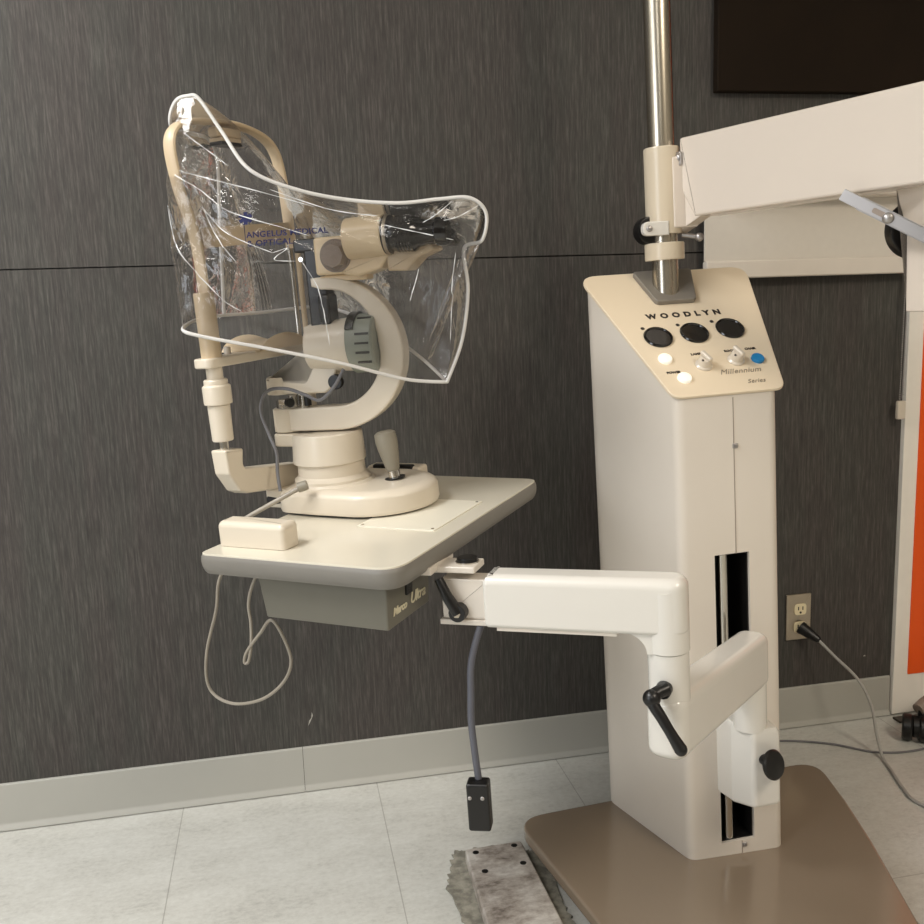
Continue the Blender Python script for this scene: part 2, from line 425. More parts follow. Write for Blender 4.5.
# roller shade, half hidden behind the swing arm
sh = thing('roller_shade', 'off-white roller shade with hem bar on the dark wall behind the swing arm', 'window shade', (1.3, WY - .03, 1.14))
b = MB(); b.prism([(.977, 1.184), (1.511, 1.184), (1.511, 1.34), (.977, 1.34)], 0, .004, basis((0, WY - .022, 0), (1, 0, 0), (0, 0, 1), (0, -1, 0)))
b.build('shade_cloth', 'shade', sh)
b = MB(); b.box((1.244, WY - .026, 1.164), (.534, .022, .040), r=.004); b.build('hem_bar', 'shadehem', sh)
b = MB(); b.box((1.244, WY - .035, 1.352), (.545, .07, .06), r=.01); b.build('cassette', 'shadehem', sh)
ch = MB()
for x, n in ((1.505, 98), (1.5105, 92)):
    for k in range(n):
        z = 1.36 - k * .0056
        xx = x - .006 * math.sin((1.36 - z) / .55 * PI * .5)
        ch.lathe([(.0001, -.0019), (.0016, -.0011), (.0021, 0), (.0016, .0011), (.0001, .0019)], MX.Translation((xx, WY - .024 - (.003 if x > 1.508 else 0), z)), 7)
    ch.cyl((x, WY - .024, 1.36), (x - .006, WY - .024, .84), .0006, n=5)
chain = ch.build('bead_chain', 'zinc', sh)
b = MB(); b.box((1.501, WY - .026, .812), (.022, .012, .046), r=.004); b.build('chain_weight', 'knobwhite', sh)

# ------------------------------------------------------------------ wall outlet
ot = thing('wall_outlet', 'stainless steel duplex outlet plate low on the dark wall', 'power outlet', (1.252, WY, .237))
b = MB(); b.box((0, 0, 0), (.068, .12, .006), r=.002, bev=.002, mtx=basis((1.2515, WY - .003, .2965), (1, 0, 0), (0, 0, 1), (0, -1, 0))); b.build('cover_plate', 'steel_plate', ot)
for z in (.317, .270):
    b = MB(); p = fil([(-.0165, -.0145), (.0165, -.0145), (.0165, .0145), (-.0165, .0145)], .009)
    b.prism(p, 0, .003, basis((1.2545, WY - .006, z), (1, 0, 0), (0, 0, 1), (0, -1, 0)), .001)
    r_ = b.build('receptacle', 'ivory', ot)
    b = MB()
    for x in (-.006, .006): b.box((x, .003, .003), (.0025, .009, .001), mtx=basis((1.2545, WY - .006, z), (1, 0, 0), (0, 0, 1), (0, -1, 0)))
    b.cyl((0, -.008, .0025), (0, -.008, .0035), .003, mtx=basis((1.2545, WY - .006, z), (1, 0, 0), (0, 0, 1), (0, -1, 0)), n=12)
    b.build('slot', 'darkbrown', r_)

# ------------------------------------------------------------------ power cords on the floor
cdp = thing('power_cord', 'light grey power cord plugged into the wall outlet and trailing onto the floor', 'cord', (1.26, WY - .02, .0))
b = MB(); pa = V((1.2555, WY - .009, .270)); pd = V((.50, -.72, -.42)).normalized()
b.lathe([(.0165, 0), (.0165, .006), (.015, .010), (.0135, .026), (.011, .036), (.0085, .052), (.005, .056)], look(pa, pa + pd), 20)
b.build('plug', 'black', cdp)
e = pa + pd * .05
b = MB(); b.tube(smooth([e, (1.305, 1.965, .215), (1.335, 1.91, .172), (1.352, 1.88, .115), (1.357, 1.862, .05), (1.352, 1.83, .008), (1.335, 1.775, .0045), (1.31, 1.70, .0045), (1.30, 1.64, .0045), (1.34, 1.56, .0045), (1.45, 1.48, .0045)], 8), .0036)
b.build('cable', 'cordlight', cdp)
b = MB(); b.tube(smooth([(1.00, 1.93, .0035), (1.09, 1.975, .0035), (1.174, 1.974, .0035), (1.278, 1.929, .0035), (1.362, 1.860, .0035), (1.478, 1.848, .0035), (1.65, 1.90, .0035)], 8), .0026)
tag(b.build('floor_cord', 'cordgrey'), 'thin dark grey cord lying across the floor behind the stand', 'cord')

# ------------------------------------------------------------------ examination stand
ST = thing('examination_stand', 'tall cream examination stand with sloped control panel on taupe base plate', 'equipment stand', (.79, 1.55, 0))
# base plate (level on the floor)
bp = fil([(.416, 1.706), (1.136, 1.768), (1.100, 1.600), (1.062, 1.460), (.988, 1.225), (.94, 1.05), (.53, 1.05), (.473, 1.352)], [.060, .050, .3, .2, .1, .05, .05, .2], 9)
b = MB(); b.prism(bp, .034, .06, bev=.005); base = b.build('base_plate', 'taupe', ST)
for x, y in ((.56, 1.62), (1.02, 1.66), (.60, 1.14), (.90, 1.14)):
    b = MB(); b.lathe([(.022, 0), (.024, .004), (.02, .012), (.009, .016), (.009, .036)], MX.Translation((x, y, 0))); b.build('leveling_foot', 'rubber', base)
# column body with a slot cut into its front
CX = .793; SLOPE = .812
def ptop(y): return .937 + SLOPE * (y - 1.475)
pl = fil([(.699, 1.481), (.887, 1.481), (.964, 1.742), (.622, 1.742)], [.022, .022, .03, .03], 7)
b = MB(); L0 = [(x, y, .055) for x, y in pl]; L1 = [(x, y, ptop(y) - .0068) for x, y in pl]
b.rings([L0, L1]); col = b.build('column', 'enamel', ST, DV)
cut = MB(); cut.box((.7955, 1.50, .3675), (.067, .16, .561), bev=0)
cutter = cut.build('cutter', 'enamel', ST, DV)
mo = col.modifiers.new('slot', 'BOOLEAN'); mo.operation = 'DIFFERENCE'; mo.object = cutter; mo.solver = 'EXACT'
dg = bpy.context.evaluated_depsgraph_get(); dg.update()
me = bpy.data.meshes.new_from_object(col.evaluated_get(dg)); col.modifiers.clear(); old = col.data; col.data = me; me.name = 'column'
bpy.data.objects.remove(cutter)
for p in me.polygons: p.use_smooth = True
me.set_sharp_from_angle(angle=math.radians(30))
b = MB()   # dark channel lining the slot
b.box((.7955, 1.5785, .3675), (.067, .003, .561), bev=0)
for x in (.7635, .8275): b.box((x, 1.532, .3675), (.0022, .09, .559), bev=0)
b.box((.7955, 1.532, .6465), (.065, .09, .002), bev=0); b.box((.7955, 1.532, .0885), (.065, .09, .002), bev=0)
b.build('slot_channel', 'darkbrown', col, DV)
b = MB(); b.cyl((.7835, 1.497, .089), (.7835, 1.497, .646), .0100, n=20); b.build('guide_rod', 'chrome', col, DV)
b = MB(); b.cyl((.7835, 1.497, .425), (.7835, 1.497, .437), .0125, n=20); b.build('guide_bushing', 'brushed', col, DV)
for zc, zl in ((.788, .282), (.0705, .030)):
    b = MB(); b.box((.8035, 1.4808, zc), (.0011, .0012, zl), bev=0); b.build('seam_strip', 'knobgrey', col, DV)
for x, z in ((.807, .843), (.809, .077)):
    b = MB(); b.box((x - .001, 1.4805, z), (.010, .003, .009), r=.0015)
    b.cyl((x, 1.4795, z), (x, 1.4765, z), .0032, n=14, bev=.0008); b.build('panel_screw', 'zinc', col, DV)
# sloped lid with controls: frame with x across, y up the slope, z out
PF = DV @ basis((.797, 1.475, ptop(1.475)), (1, 0, 0), (0, 1 / math.hypot(1, SLOPE), SLOPE / math.hypot(1, SLOPE)), (0, -SLOPE / math.hypot(1, SLOPE), 1 / math.hypot(1, SLOPE)))
HY = math.hypot(1, SLOPE)
def pv(y): return (y - 1.475) * HY
lid = fil([(-.105, .001), (.105, .001), (.177, pv(1.748)), (-.177, pv(1.748))], [.024, .024, .032, .032], 8)
b = MB(); b.prism(lid, -.006, 0, bev=.002, bev0=.001); panel = b.build('control_panel', 'panel', ST, PF)
b = MB(); b.prism(fil([(-.068, pv(1.742)), (-.050, pv(1.668)), (.030, pv(1.668)), (.054, pv(1.742))], [.006, .010, .010, .006]), 0, .010, bev=.002, bev0=0)
b.build('pole_mount', 'greywedge', panel, PF)
for x, y in ((.7185, 1.597), (.791, 1.600), (.864, 1.604)):
    b = MB(); b.lathe([(.0268, 0), (.0275, .002), (.0262, .0042), (.0240, .0045), (.0228, .0022), (.0001, .0018)], MX.Translation((x - .797, pv(y), 0)), 40)
    b.build('holder_well', 'blackgloss', panel, PF)
for k, (x, y) in enumerate(((.696, 1.617), (.766, 1.619), (.835, 1.621))):
    b = text_bm(str(k + 1), .007, bold=.0004); bmesh.ops.translate(b.bm, vec=(x - .797, pv(y), .0003), verts=b.bm.verts); 
    b.lathe([(.0038, 0), (.0038, .0005), (.0030, .0005), (.0030, 0)], MX.Translation((x - .797 + .002, pv(y) + .0025, 0)), 18)
    b.build('well_mark', 'ink', panel, PF)
for x, y in ((.7105, 1.551), (.728, 1.5105)):
    b = MB(); b.lathe([(.0128, 0), (.0128, .003), (.0115, .0052), (.006, .006), (.0001, .0061)], MX.Translation((x - .797, pv(y), 0)), 28); b.build('push_button', 'butwhite', panel, PF)
b = MB(); b.lathe([(.0118, 0), (.0118, .004), (.0108, .0055), (.0001, .0058)], MX.Translation((.8815 - .797, pv(1.536), 0)), 28)
o = b.build('push_button', 'butblue', panel, PF); o['label'] = 'blue button'
for x, y in ((.776, 1.533), (.8405, 1.538)):
    q = MX.Translation((x - .797, pv(y), 0))
    b = MB(); b.lathe([(.0155, 0), (.0155, .002), (.0125, .005), (.0115, .016), (.0105, .018), (.0001, .0185)], q, 28)
    k_ = b.build('dial_knob', 'knobwhite', panel, PF)
    b = MB(); b.box((0, .001, .0215), (.0085, .026, .008), r=.003, mtx=q @ MX.Rotation(.35, 4, 'Z')); b.build('pointer_bar', 'knobwhite', k_, PF)
    b = MB(); b.cyl((-.009, -.006, .0175), (-.009, -.006, .019), .002, n=10, mtx=q); b.build('indicator_dot', 'ink', k_, PF)
def on_panel(txt, x, y, size, m, shear=0, sp=1, bold=0, rot=0):
    b = text_bm(txt, size, shear, sp, .0004, bold)
    bmesh.ops.transform(b.bm, matrix=MX.Translation((x - .797, pv(y), .0003)) @ MX.Rotation(rot, 4, 'Z'), verts=b.bm.verts)
    b.build('lettering', m, panel, PF, smooth_=False)
on_panel('WOODLYN', .7165, 1.6385, .0185, 'ink', sp=1.9, bold=.0009)
on_panel('LAMP', .763, 1.555, .0072, 'ink', sp=1.1, bold=.0003)
on_panel('ROOM', .828, 1.556, .0072, 'ink', sp=1.1, bold=.0003)
on_panel('CHAIR', .869, 1.557, .0072, 'ink', sp=1.0, bold=.0003)
on_panel('POWER', .7015, 1.522, .0075, 'ink', sp=1.0, bold=.0003)
on_panel('Millennium', .797, 1.512, .0170, 'inkgrey', shear=.45, sp=1.05)
on_panel('Series', .838, 1.491, .0135, 'inkgrey', shear=.45, sp=1.05)
# pole
PX, PY = .781, 1.699
b = MB(); b.cyl((PX, PY, 1.06), (PX, PY, 2.50), .0250, n=40); pole = b.build('pole', 'brushed', ST, DV)
# upper swing arm
sw = MB(); cl_ = MB(); cl_.lathe([(.0255, 1.226), (.0325, 1.226), (.0335, 1.228), (.0335, 1.382), (.0325, 1.385), (.0255, 1.385)], MX.Translation((PX, PY, 0)), 40)
bd = V((.357, -.934, 0)); bn = V((.934, .357, 0))   # along the beam, across it
BF = basis((.840, 1.673, 0), bd, (0, 0, 1), bn)
sw.prism(fil([(-.012, 1.305), (.022, 1.252), (.60, 1.245), (.60, 1.387), (-.012, 1.398)], [.004, .004, .01, .01, .006]), -.034, .034, BF, .006)
sw.prism(fil([(-.052, 1.226), (-.030, 1.226), (.040, 1.254), (.02, 1.30), (-.052, 1.33)], .003), -.030, .0, BF, .002)
sw.box((.812, 1.680, 1.300), (.05, .03, .13), r=.004)
arm = sw.build('swing_arm', 'arm_cream', ST, DV)
cl_.build('collar', 'enamel_warm', arm, DV)
b = MB(); b.lathe([(.0255, 1.178), (.0365, 1.178), (.0375, 1.180), (.0375, 1.208), (.0365, 1.210), (.0255, 1.210)], MX.Translation((PX, PY, 0)), 40); b.build('stop_ring', 'enamel_warm', arm, DV)
b = MB(); b.prism(fil([(-.052, -.013), (.0, -.013), (.0, .013), (-.052, .013)], [.012, .001, .001, .012]), -.007, .007, basis((PX - .004, PY - .028, 1.236), (1, 0, 0), (0, 0, 1), (0, -1, 0)), .002)
ear = b.build('clamp_ear', 'white_enamel', arm, DV)
b = MB(); b.ball((PX - .044, PY - .036, 1.236), .006, 10, (1, .5, 1)); b.build('clamp_bolt', 'zinc', ear, DV)
b = MB(); b.cyl((PX - .03, PY - .01, 1.235), (PX - .03, PY + .02, 1.235), .026, n=24, bev=.003); b.build('clamp_wheel', 'black', arm, DV)
b = MB(); b.cyl((PX + .03, PY - .015, 1.222), (PX + .058, PY - .03, 1.216), .005, n=12); b.ball((PX + .058, PY - .03, 1.216), .0085, 10); b.build('clamp_stud', 'zinc', arm, DV)
b = MB(); b.prism(fil([(-.012, -.013), (.008, -.013), (.008, .013), (-.012, .013)], .006), 0, .006, BF @ MX.Translation((-.01, 1.36, -.040)), .001)
b.ball((0, 0, 0), .007, 10, (1, 1, .5), BF @ MX.Translation((-.010, 1.362, -.040))); b.build('pivot_lug', 'zinc', arm, DV)
# link under the beam, with slot and bolt
l0, l1 = V((.905, 1.314, 1.246)), V((1.007, 1.220, 1.158))
ld = (l1 - l0).normalized(); ln = V((-.66, -.74, 0)); ln = (ln - ld * ln.dot(ld)).normalized()
LF = basis(l0, ld, ln.cross(ld), ln)
b = MB(); b.prism(fil([(0, -.009), (.19, -.009), (.19, .009), (0, .009)], .002), -.003, .003, LF, .001)
for s in (-1, 1): b.box((.10, s * .0085, -.008), (.14, .003, .016), bev=0, mtx=LF)
link = b.build('link_bar', 'zinc', arm, DV)
b = MB(); b.prism(fil([(.052, -.004), (.085, -.004), (.085, .004), (.052, .004)], .0035), .0028, .0038, LF); b.build('slot', 'knobgrey', link, DV)
b = MB(); b.ball((.078, -.001, .004), .0085, 12, (1, 1, .7), LF); b.build('bolt', 'zinc', link, DV)
b = MB(); b.prism(fil([(1.004, 1.226), (1.017, 1.19), (1.017, 1.06), (1.12, 1.06), (1.12, 1.27), (.994, 1.27)], .003), -.04, .04, basis((0, 1.275, 0), (1, 0, 0), (0, 0, 1), (0, -1, 0)), .003)
head = b.build('arm_head', 'arm_cream', arm, DV)
for z in (1.214, 1.186):
    b = MB(); b.box((1.07, 1.2345, z), (.098, .0016, .0022), bev=0); b.build('gap_strip', 'black', head, DV)
b = MB(); b.box((1.055, 1.2345, 1.128), (.11, .004, .010), r=.001); b.build('clip', 'zinc', head, DV)
b = MB(); b.cyl((1.054, 1.352, 1.188), (1.048, 1.324, 1.188), .046, n=40, bev=.006); b.build('black_knob', 'black', head, DV)
# lift carriage on the front of the column
cp = fil([(.757, 1.482), (.757, 1.425), (.775, 1.378), (.828, 1.378), (.828, 1.482)], [.002, .012, .012, .01, .002])
b = MB(); pts = cp
zt = lambda x, y: .352 + (.02 if y < 1.40 else 0)
b.rings([[(x, y, .213 - .02 * max(0, min(1, (y - 1.376) / .1)) + .0) for x, y in inset(pts, .004)], [(x, y, .219 - .02 * max(0, min(1, (y - 1.376) / .1))) for x, y in pts],
         [(x, y, .348) for x, y in pts], [(x, y, .356) for x, y in inset(pts, .005)]])
car = b.build('lift_carriage', 'white_enamel', ST, DV)
b = MB(); b.cyl((.795, 1.380, .303), (.797, 1.358, .302), .010, n=20)
b.lathe([(.012, 0), (.021, .002), (.0255, .006), (.0260, .009), (.023, .0125), (.012, .014), (.0001, .0142)], look((.7955, 1.360, .302), (.8085, 1.330, .312)), 40); b.build('clamp_knob', 'black', car, DV)
# lower arm, reaching from the carriage towards the room
FA = V((.786, 1.408, 0)); NA = V((.532, 1.161, 0)); ad = (NA - FA).normalized(); al = (NA - FA).length
AF = basis((FA.x, FA.y, 0), ad, V((0, 0, 1)).cross(ad), (0, 0, 1))
b = MB(); b.prism(fil([(-.034, -.029), (al + .030, -.030), (al + .030, .030), (-.034, .029)], [.027, .027, .027, .027], 8), .427, .521, AF, .015, 6)
ai = AF.inverted()
for v in b.bm.verts: v.co.z += .038 * max(0, min(1, (ai @ v.co).x / al))
b.cyl((FA.x, FA.y, .352), (FA.x, FA.y, .44), .0285, n=36)
la = b.build('lower_arm', 'white_enamel', ST, DV)
b = MB(); b.cyl((NA.x, NA.y, .48), (NA.x, NA.y, .6215), .0290, n=40); b.build('pivot_post', 'white_enamel', la, DV)
hd = V((-.60, -.80, 0)).normalized(); h0 = V((NA.x, NA.y, .575)) + hd * .026
b = MB(); b.cyl(V((NA.x, NA.y, .575)) + hd * .022, h0 + hd * .016, .0115, n=24, bev=.002)
h1 = V((.494, 1.1285, .571)); h2 = V((.5225, 1.1005, .505))
b.tube(smooth([h0 + hd * .010 + V((.004, -.004, .004)), h1 + hd * .008, h1 + (h2 - h1) * .4 + hd * .012, h2 + hd * .010], 6), .0085, 14, rfun=lambda t: 1.15 - .35 * t if t < .8 else .87 + (t - .8) * 1.1)
b.ball(h2 + hd * .010, .0088, 12); b.ball(h1 + hd * .008, .0125, 12)
b.build('clamp_lever', 'black', la, DV)
# upper arm section carrying the table
td_ = V((.306, 1.291, 0)) - NA; tl_ = td_.length; td_.normalize()
EF = basis((NA.x, NA.y, 0), td_, (0, 0, 1), td_.cross(V((0, 0, 1))))
PLN = basis((NA.x, NA.y, 0), td_, V((0, 0, 1)).cross(td_), (0, 0, 1))
b = MB(); b.prism(fil([(-.0305, -.0295), (tl_, -.0285), (tl_, .0285), (-.0305, .0295)], [.029, .007, .007, .029], 9), .650, .730, PLN, .015, 6, bev0=.007)
b.cyl((NA.x, NA.y, .623), (NA.x, NA.y, .712), .0306, n=44)
arc = [(.068 - .042 * math.sin(k / 8 * PI / 2), .623 + .0325 * math.cos(k / 8 * PI / 2) - .001) for k in range(9)]
b.prism([(.0, .660), (.068, .660)] + arc + [(.0, .623)], -.0245, .0245, EF)
ta = b.build('table_arm', 'white_enamel', ST, DV)
b = MB(); b.box((.155, .6485, -.002), (tl_ - .085, .005, .046), bev=0, mtx=EF); b.build('cover_strip', 'enamel', ta, DV)
b = MB(); b.box((tl_ + .030, .690, 0), (.075, .062, .036), r=.003, mtx=EF); b.box((tl_ + .032, .655, -.002), (.078, .008, .040), r=.001, mtx=EF); cb = b.build('clamp_block', 'enamel', ta, DV)
b = MB(); q0 = EF @ V((tl_ + .040, .672, -.016)); q1 = EF @ V((tl_ + .040, .672, -.034)); b.cyl(q0, q1, .0135, n=24, bev=.002)
b.tube([EF @ V((tl_ + .040, .672, -.028)), EF @ V((tl_ + .053, .697, -.032)), EF @ V((tl_ + .066, .724, -.030))], .0085, 12, rfun=lambda t: 1.15 - .3 * t)
lv = b.build('clamp_lever', 'black', cb, DV)
b = MB(); b.cyl(EF @ V((tl_ + .040, .672, -.033)), EF @ V((tl_ + .040, .672, -.0355)), .006, n=6); b.build('lever_screw', 'steel_plate', cb, DV)

# ------------------------------------------------------------------ instrument table
TBL = thing('instrument_table', 'cream instrument tabletop with grey rounded edge carried on the stand arm', 'table', TB @ V((TW / 2, TD / 2, -.035)))
out = fil([(-.003, 0), (TW, 0), (TW, TD), (0, TD)], [.020, .046, .030, .03], 9)
b = MB(); rs = []
for z, d in ((-.003, .004), (-.0005, .0045), (0, .006)): rs.append([(x, y, z) for x, y in inset(out, d)])
b.rings([[(x, y, -.012) for x, y in inset(out, .004)]] + rs); top = b.build('tabletop', 'tabletop', TBL, TB)
b = MB(); rs = []
for k in range(9):
    t = k / 8; a = t * PI
    rs.append([(x, y, -.0015 - .0320 * t) for x, y in inset(out, .0048 - .0052 * math.sin(a) ** .6 + .004 * t)])
b.rings(rs); b.build('edge_band', 'edge', TBL, TB)
b = MB(); b.box((.244, .2745, .0006), (.142, .182, .0022), r=.003, bev=.0008); mp_ = b.build('mount_plate', 'plate', TBL, TB)
for x, y in ((.308, .192), (.308, .357), (.18, .192), (.18, .357)):
    b = MB(); b.cyl((x, y, .0015), (x, y, .0024), .0026, n=12); b.build('plate_screw', 'brushed', mp_, TB)
# power box under the table
b = MB(); f0 = fil([(.088, .028), (.316, .028), (.316, .160), (.088, .160)], .003); f1 = fil([(.096, .032), (.310, .032), (.310, .155), (.096, .155)], .003)
b.rings([[(x, y, -.104) for x, y in f1], [(x, y, -.1025) for x, y in inset(f1, -.0012)], [(x, y, -.026) for x, y in f0]])
pb = b.build('power_box', 'boxgrey', TBL, TB)
RX = lambda y, z: basis((.3178 - .006 * (-.026 - z) / .078, y, z), (0, 1, 0), (.075, 0, 1), (1, 0, -.075))
b = MB(); b.box((0, 0, .001), (.017, .021, .006), r=.001, mtx=RX(.090, -.057) @ MX.Translation((0, 0, -.0015))); b.build('rocker_switch', 'black', pb, TB)
for txt, y, z, s, bo in (('Marco', .044, -.0865, .0165, .0006), ('Ultra', .095, -.0865, .0245, .0004)):
    b = text_bm(txt, s, .22, .92, .0004, bo); b.build('lettering', 'inkcream', pb, TB @ RX(y, z), smooth_=False)
# clamp plate between table and arm
c0 = TB.inverted() @ DV @ V((.268, 1.312, .735))
CF = DV @ basis((.268, 1.312, .7365), td_, td_.cross(V((0, 0, -1))).normalized() * -1, (0, 0, 1))
b = MB(); b.box((.006, 0, 0), (.078, .050, .010), r=.003, bev=.002, mtx=ID); b.box((.075, 0, .004), (.10, .10, .012), r=.003, bev=.002)
cpz = b.build('clamp_plate', 'enamel', TBL, CF)
b = MB(); b.cyl((-.013, .004, .005), (-.013, .004, .013), .016, n=28, bev=.002); b.build('plate_knob', 'black', cpz, CF)
b = MB(); b.cyl((-.013, .004, .0045), (-.013, .004, .007), .018, n=28); b.build('washer', 'chrome', cpz, CF)
# cream box on the table's near left corner
b = MB(); b.prism(fil([(.008, .043), (.135, .043), (.135, .084), (.008, .084)], .010, 6), .0003, .040, TB, .010, 5, bev0=.001)
tag(b.build('accessory_box', 'lamp_cream'), 'small rounded cream box on the near left corner of the table', 'box')

# ------------------------------------------------------------------ slit lamp
SP = thing('slit_lamp', 'cream slit lamp microscope with chin rest standing on the instrument table under clear plastic', 'slit lamp', TB @ V((.1, .31, 0)))
# sliding base, rounded at the joystick end
cxb, cyb, rb = .136, .322, .106
P = [(cxb + rb * math.cos(a), cyb + rb * math.sin(a)) for a in [(-95 + k * 5) * PI / 180 for k in range(39)]]
P += fil([(.07, .427), (-.014, .420), (-.030, .32), (-.012, .222), (.07, .2165)], [0, .03, .03, .03, 0], 6)
b = MB(); rs = []
for z, d in ((.004, .005), (.005, .002), (.010, 0), (.033, .0015), (.038, .004), (.0415, .009), (.0435, .016), (.045, .024)): rs.append([(x, y, z) for x, y in inset(P, d)])
b.rings(rs); b.lathe([(.073, .043), (.068, .0485), (.05, .049)], SL.inverted() @ SL if False else TB.inverted() @ SL, 44); sb = b.build('sliding_base', 'lamp_cream', SP, TB)
b = MB(); b.prism(inset(P, .010), .0004, .0046); b.build('glide_pad', 'black', sb, TB)
b = MB(); b.cyl((-.058, .262, .016), (-.010, .266, .016), .0105, n=22, bev=.002); b.build('axle', 'rubber', sb, TB)
b = MB(); b.box((.10, .452, .022), (.115, .035, .040), r=.006); rc = b.build('rail_cover', 'lamp_cream', SP, TB)
b = MB(); b.box((.10, .4395, .036), (.085, .014, .018), r=.003); b.build('rail_slot', 'black', rc, TB)
# joystick
j0 = V((.112, .0, .047)); j1 = V((.100, .0, .128))
b = MB(); b.lathe([(.010, 0), (.010, .014), (.012, .016), (.0145, .03), (.0185, .055), (.0195, .066), (.0185, .080), (.013, .084), (.0001, .0845)], SL @ look(j0, j1), 28)
js = b.build('joystick', 'gripgrey', SP)
b = MB(); b.lathe([(.018, -.002), (.018, .001), (.0105, .0015), (.0105, -.002)], SL @ look(j0, j1), 28); b.build('socket_ring', 'black', js)
b = MB(); b.lathe([(.0103, .001), (.0103, .0125)], SL @ look(j0, j1), 20); b.build('chrome_neck', 'chrome', js)
# pedestal
b = MB()
b.lathe([(.068, .044), (.067, .053), (.062, .057), (.0595, .060), (.0595, .090), (.05, .092)], MX.Translation((-.004, 0, 0)), 44)
b.build('pedestal_ring', 'lamp_cream', SP, SL)
b = MB(); b.lathe([(.05, .080), (.063, .081), (.0645, .083), (.0615, .130), (.0595, .134), (.05, .1345)], MX.Translation((-.006, 0, 0)), 44)
b.prism(fil([(-.099, -.024), (-.02, -.034), (-.02, .034), (-.099, .024)], [.012, 0, 0, .012]), .112, .1345, bev=.003)
b.build('pedestal_housing', 'lamp_cream', SP, SL)
# microscope arm
pts_o, pts_i = [], []
c_ = V((.022, .268))
for k in range(41):
    t = k / 40; a = (-90 + 182 * t) * PI / 180
    ro = .131 - .0 * t; th = .042 if t < .55 else .042 - .020 * min(1, (t - .55) / .35)
    pts_o.append((c_.x + ro * math.cos(a), c_.y + ro * math.sin(a))); pts_i.append((c_.x + (ro - th) * math.cos(a), c_.y + (ro - th) * math.sin(a)))
poly = [(-.097, .137)] + pts_o + [(.0, .398), (.0, .384)] + list(reversed(pts_i)) + [(-.097, .178)]
YZ = basis((0, 0, 0), (1, 0, 0), (0, 0, 1), (0, -1, 0))
b = MB(); b.prism(poly, -.019, .019, YZ, .004); b.cyl((-.078, 0, .136), (-.078, 0, .178), .023, n=30, bev=.002)
b.build('microscope_arm', 'lamp_cream', SP, SL)
# illumination pivot, lamp bracket
b = MB(); b.cyl((-.078, 0, .178), (-.078, 0, .192), .017, n=24); b.cyl((-.058, -.012, .180), (-.058, -.012, .202), .008, n=16); b.cyl((-.04, -.006, .178), (-.04, -.006, .20), .009, n=16)
b.box((-.068, -.016, .190), (.03, .010, .010), r=.002); piv = b.build('pivot_screws', 'chrome', SP, SL)
b = MB(); b.cyl((-.062, -.024, .190), (-.055, -.030, .190), .008, n=16); b.cyl((-.030, -.014, .182), (-.030, -.014, .198), .0065, n=14); b.build('pivot_stop', 'black', piv, SL)
b = MB()
b.prism(fil([(-.103, .203), (-.103, .233), (-.04, .228), (-.028, .224), (-.022, .240), (-.022, .318), (.036, .322), (.036, .255), (.020, .212), (.006, .203)], [.003, .003, .003, .006, .006, .004, .004, .02, .02, .008], 5), -.020, .020, YZ, .004)
b.cyl((-.10, 0, .218), (-.055, 0, .218), .0, n=4)
b.cyl((-.083, 0, .203), (-.083, 0, .234), .024, n=28, bev=.002)
b.cyl((-.018, 0, .281), (.062, 0, .283), .040, .046, n=40, bev=.003)
lb = b.build('lamp_bracket', 'lamp_cream', SP, SL)
b = MB(); b.cyl((.030, -.018, .222), (.030, -.030, .222), .013, n=22, bev=.002); b.build('centring_knob', 'black', lb, SL)
b = MB(); b.lathe([(.049, 0), (.050, .002), (.050, .024), (.0495, .026), (.0495, .056), (.046, .060), (.0001, .060)], look((.062, 0, .283), (.116, 0, .2845)) @ MX.Diagonal((1, 1, .78, 1)), 44)
dm = b.build('lamp_housing', 'drum', SP, SL)
for ang in (-158, -176, -194, -215, -120):
    a = math.radians(ang); b = MB()
    b.box((0, 0, 0), (.024, .0035, .0022), bev=0, mtx=MX.Translation((.092, .0500 * math.cos(a), .2835 - .0500 * math.sin(a))) @ MX.Rotation(PI - a + PI / 2, 4, 'X'))
    b.build('vent_slot', 'darkbrown', dm, SL)
b = MB(); 
rs = []
for k in range(15):
    a = math.radians(50 + k * 7)
    rs.append([(.0625, .0503 * math.cos(a), .283 + .0503 * math.sin(a)), (.076, .0503 * math.cos(a), .283 + .0503 * math.sin(a)), (.076, .0545 * math.cos(a), .283 + .0545 * math.sin(a)), (.0625, .0545 * math.cos(a), .283 + .0545 * math.sin(a))])
b.rings(rs); b.build('lamp_cap', 'black', dm, SL)
# dark illumination tower
b = MB(); b.box((.010, 0, .385), (.036, .034, .14), r=.004); b.box((.0, 0, .452), (.05, .036, .022), r=.004); b.box((.022, -.004, .345), (.02, .042, .05), r=.005)
tw = b.build('illumination_tower', 'prism', SP, SL)
b = MB(); b.cyl((-.012, -.018, .43), (-.012, -.021, .43), .004, n=14); b.build('tower_screw', 'chrome', tw, SL)
# microscope head
SH = SL @ MX.Translation((.014, 0, 0))
b = MB()
b.box((.036, .004, .432), (.070, .066, .062), r=.008, bev=.006)
b.prism(fil([(.050, .40), (.078, .395), (.118, .405), (.132, .424), (.132, .470), (.070, .470), (.055, .460)], .006), -.030, .034, YZ, .006)
for s in (-.031, .031): b.cyl((.064, s, .4555), (.131, s, .4575), .0335, n=36, bev=.004)
b.box((.045, 0, .395), (.085, .036, .012), r=.004)
mh = b.build('microscope_head', 'head_cream', SP, SH)
b = MB(); b.lathe([(.0255, 0), (.0255, .008), (.0235, .011), (.022, .011), (.019, .024), (.0001, .025)], look((.042, -.028, .431), (.042, -.06, .431)), 8)
b.cyl((.042, -.026, .431), (.042, -.036, .431), .027, n=36); b.build('magnification_knob', 'knobgrey', mh, SH)
b = MB(); b.prism(fil([(.128, .432), (.128, .400), (.160, .398), (.182, .418), (.210, .428), (.205, .440)], .004), -.030, .030, YZ, .004); b.build('prism_housing', 'tan', mh, SH)
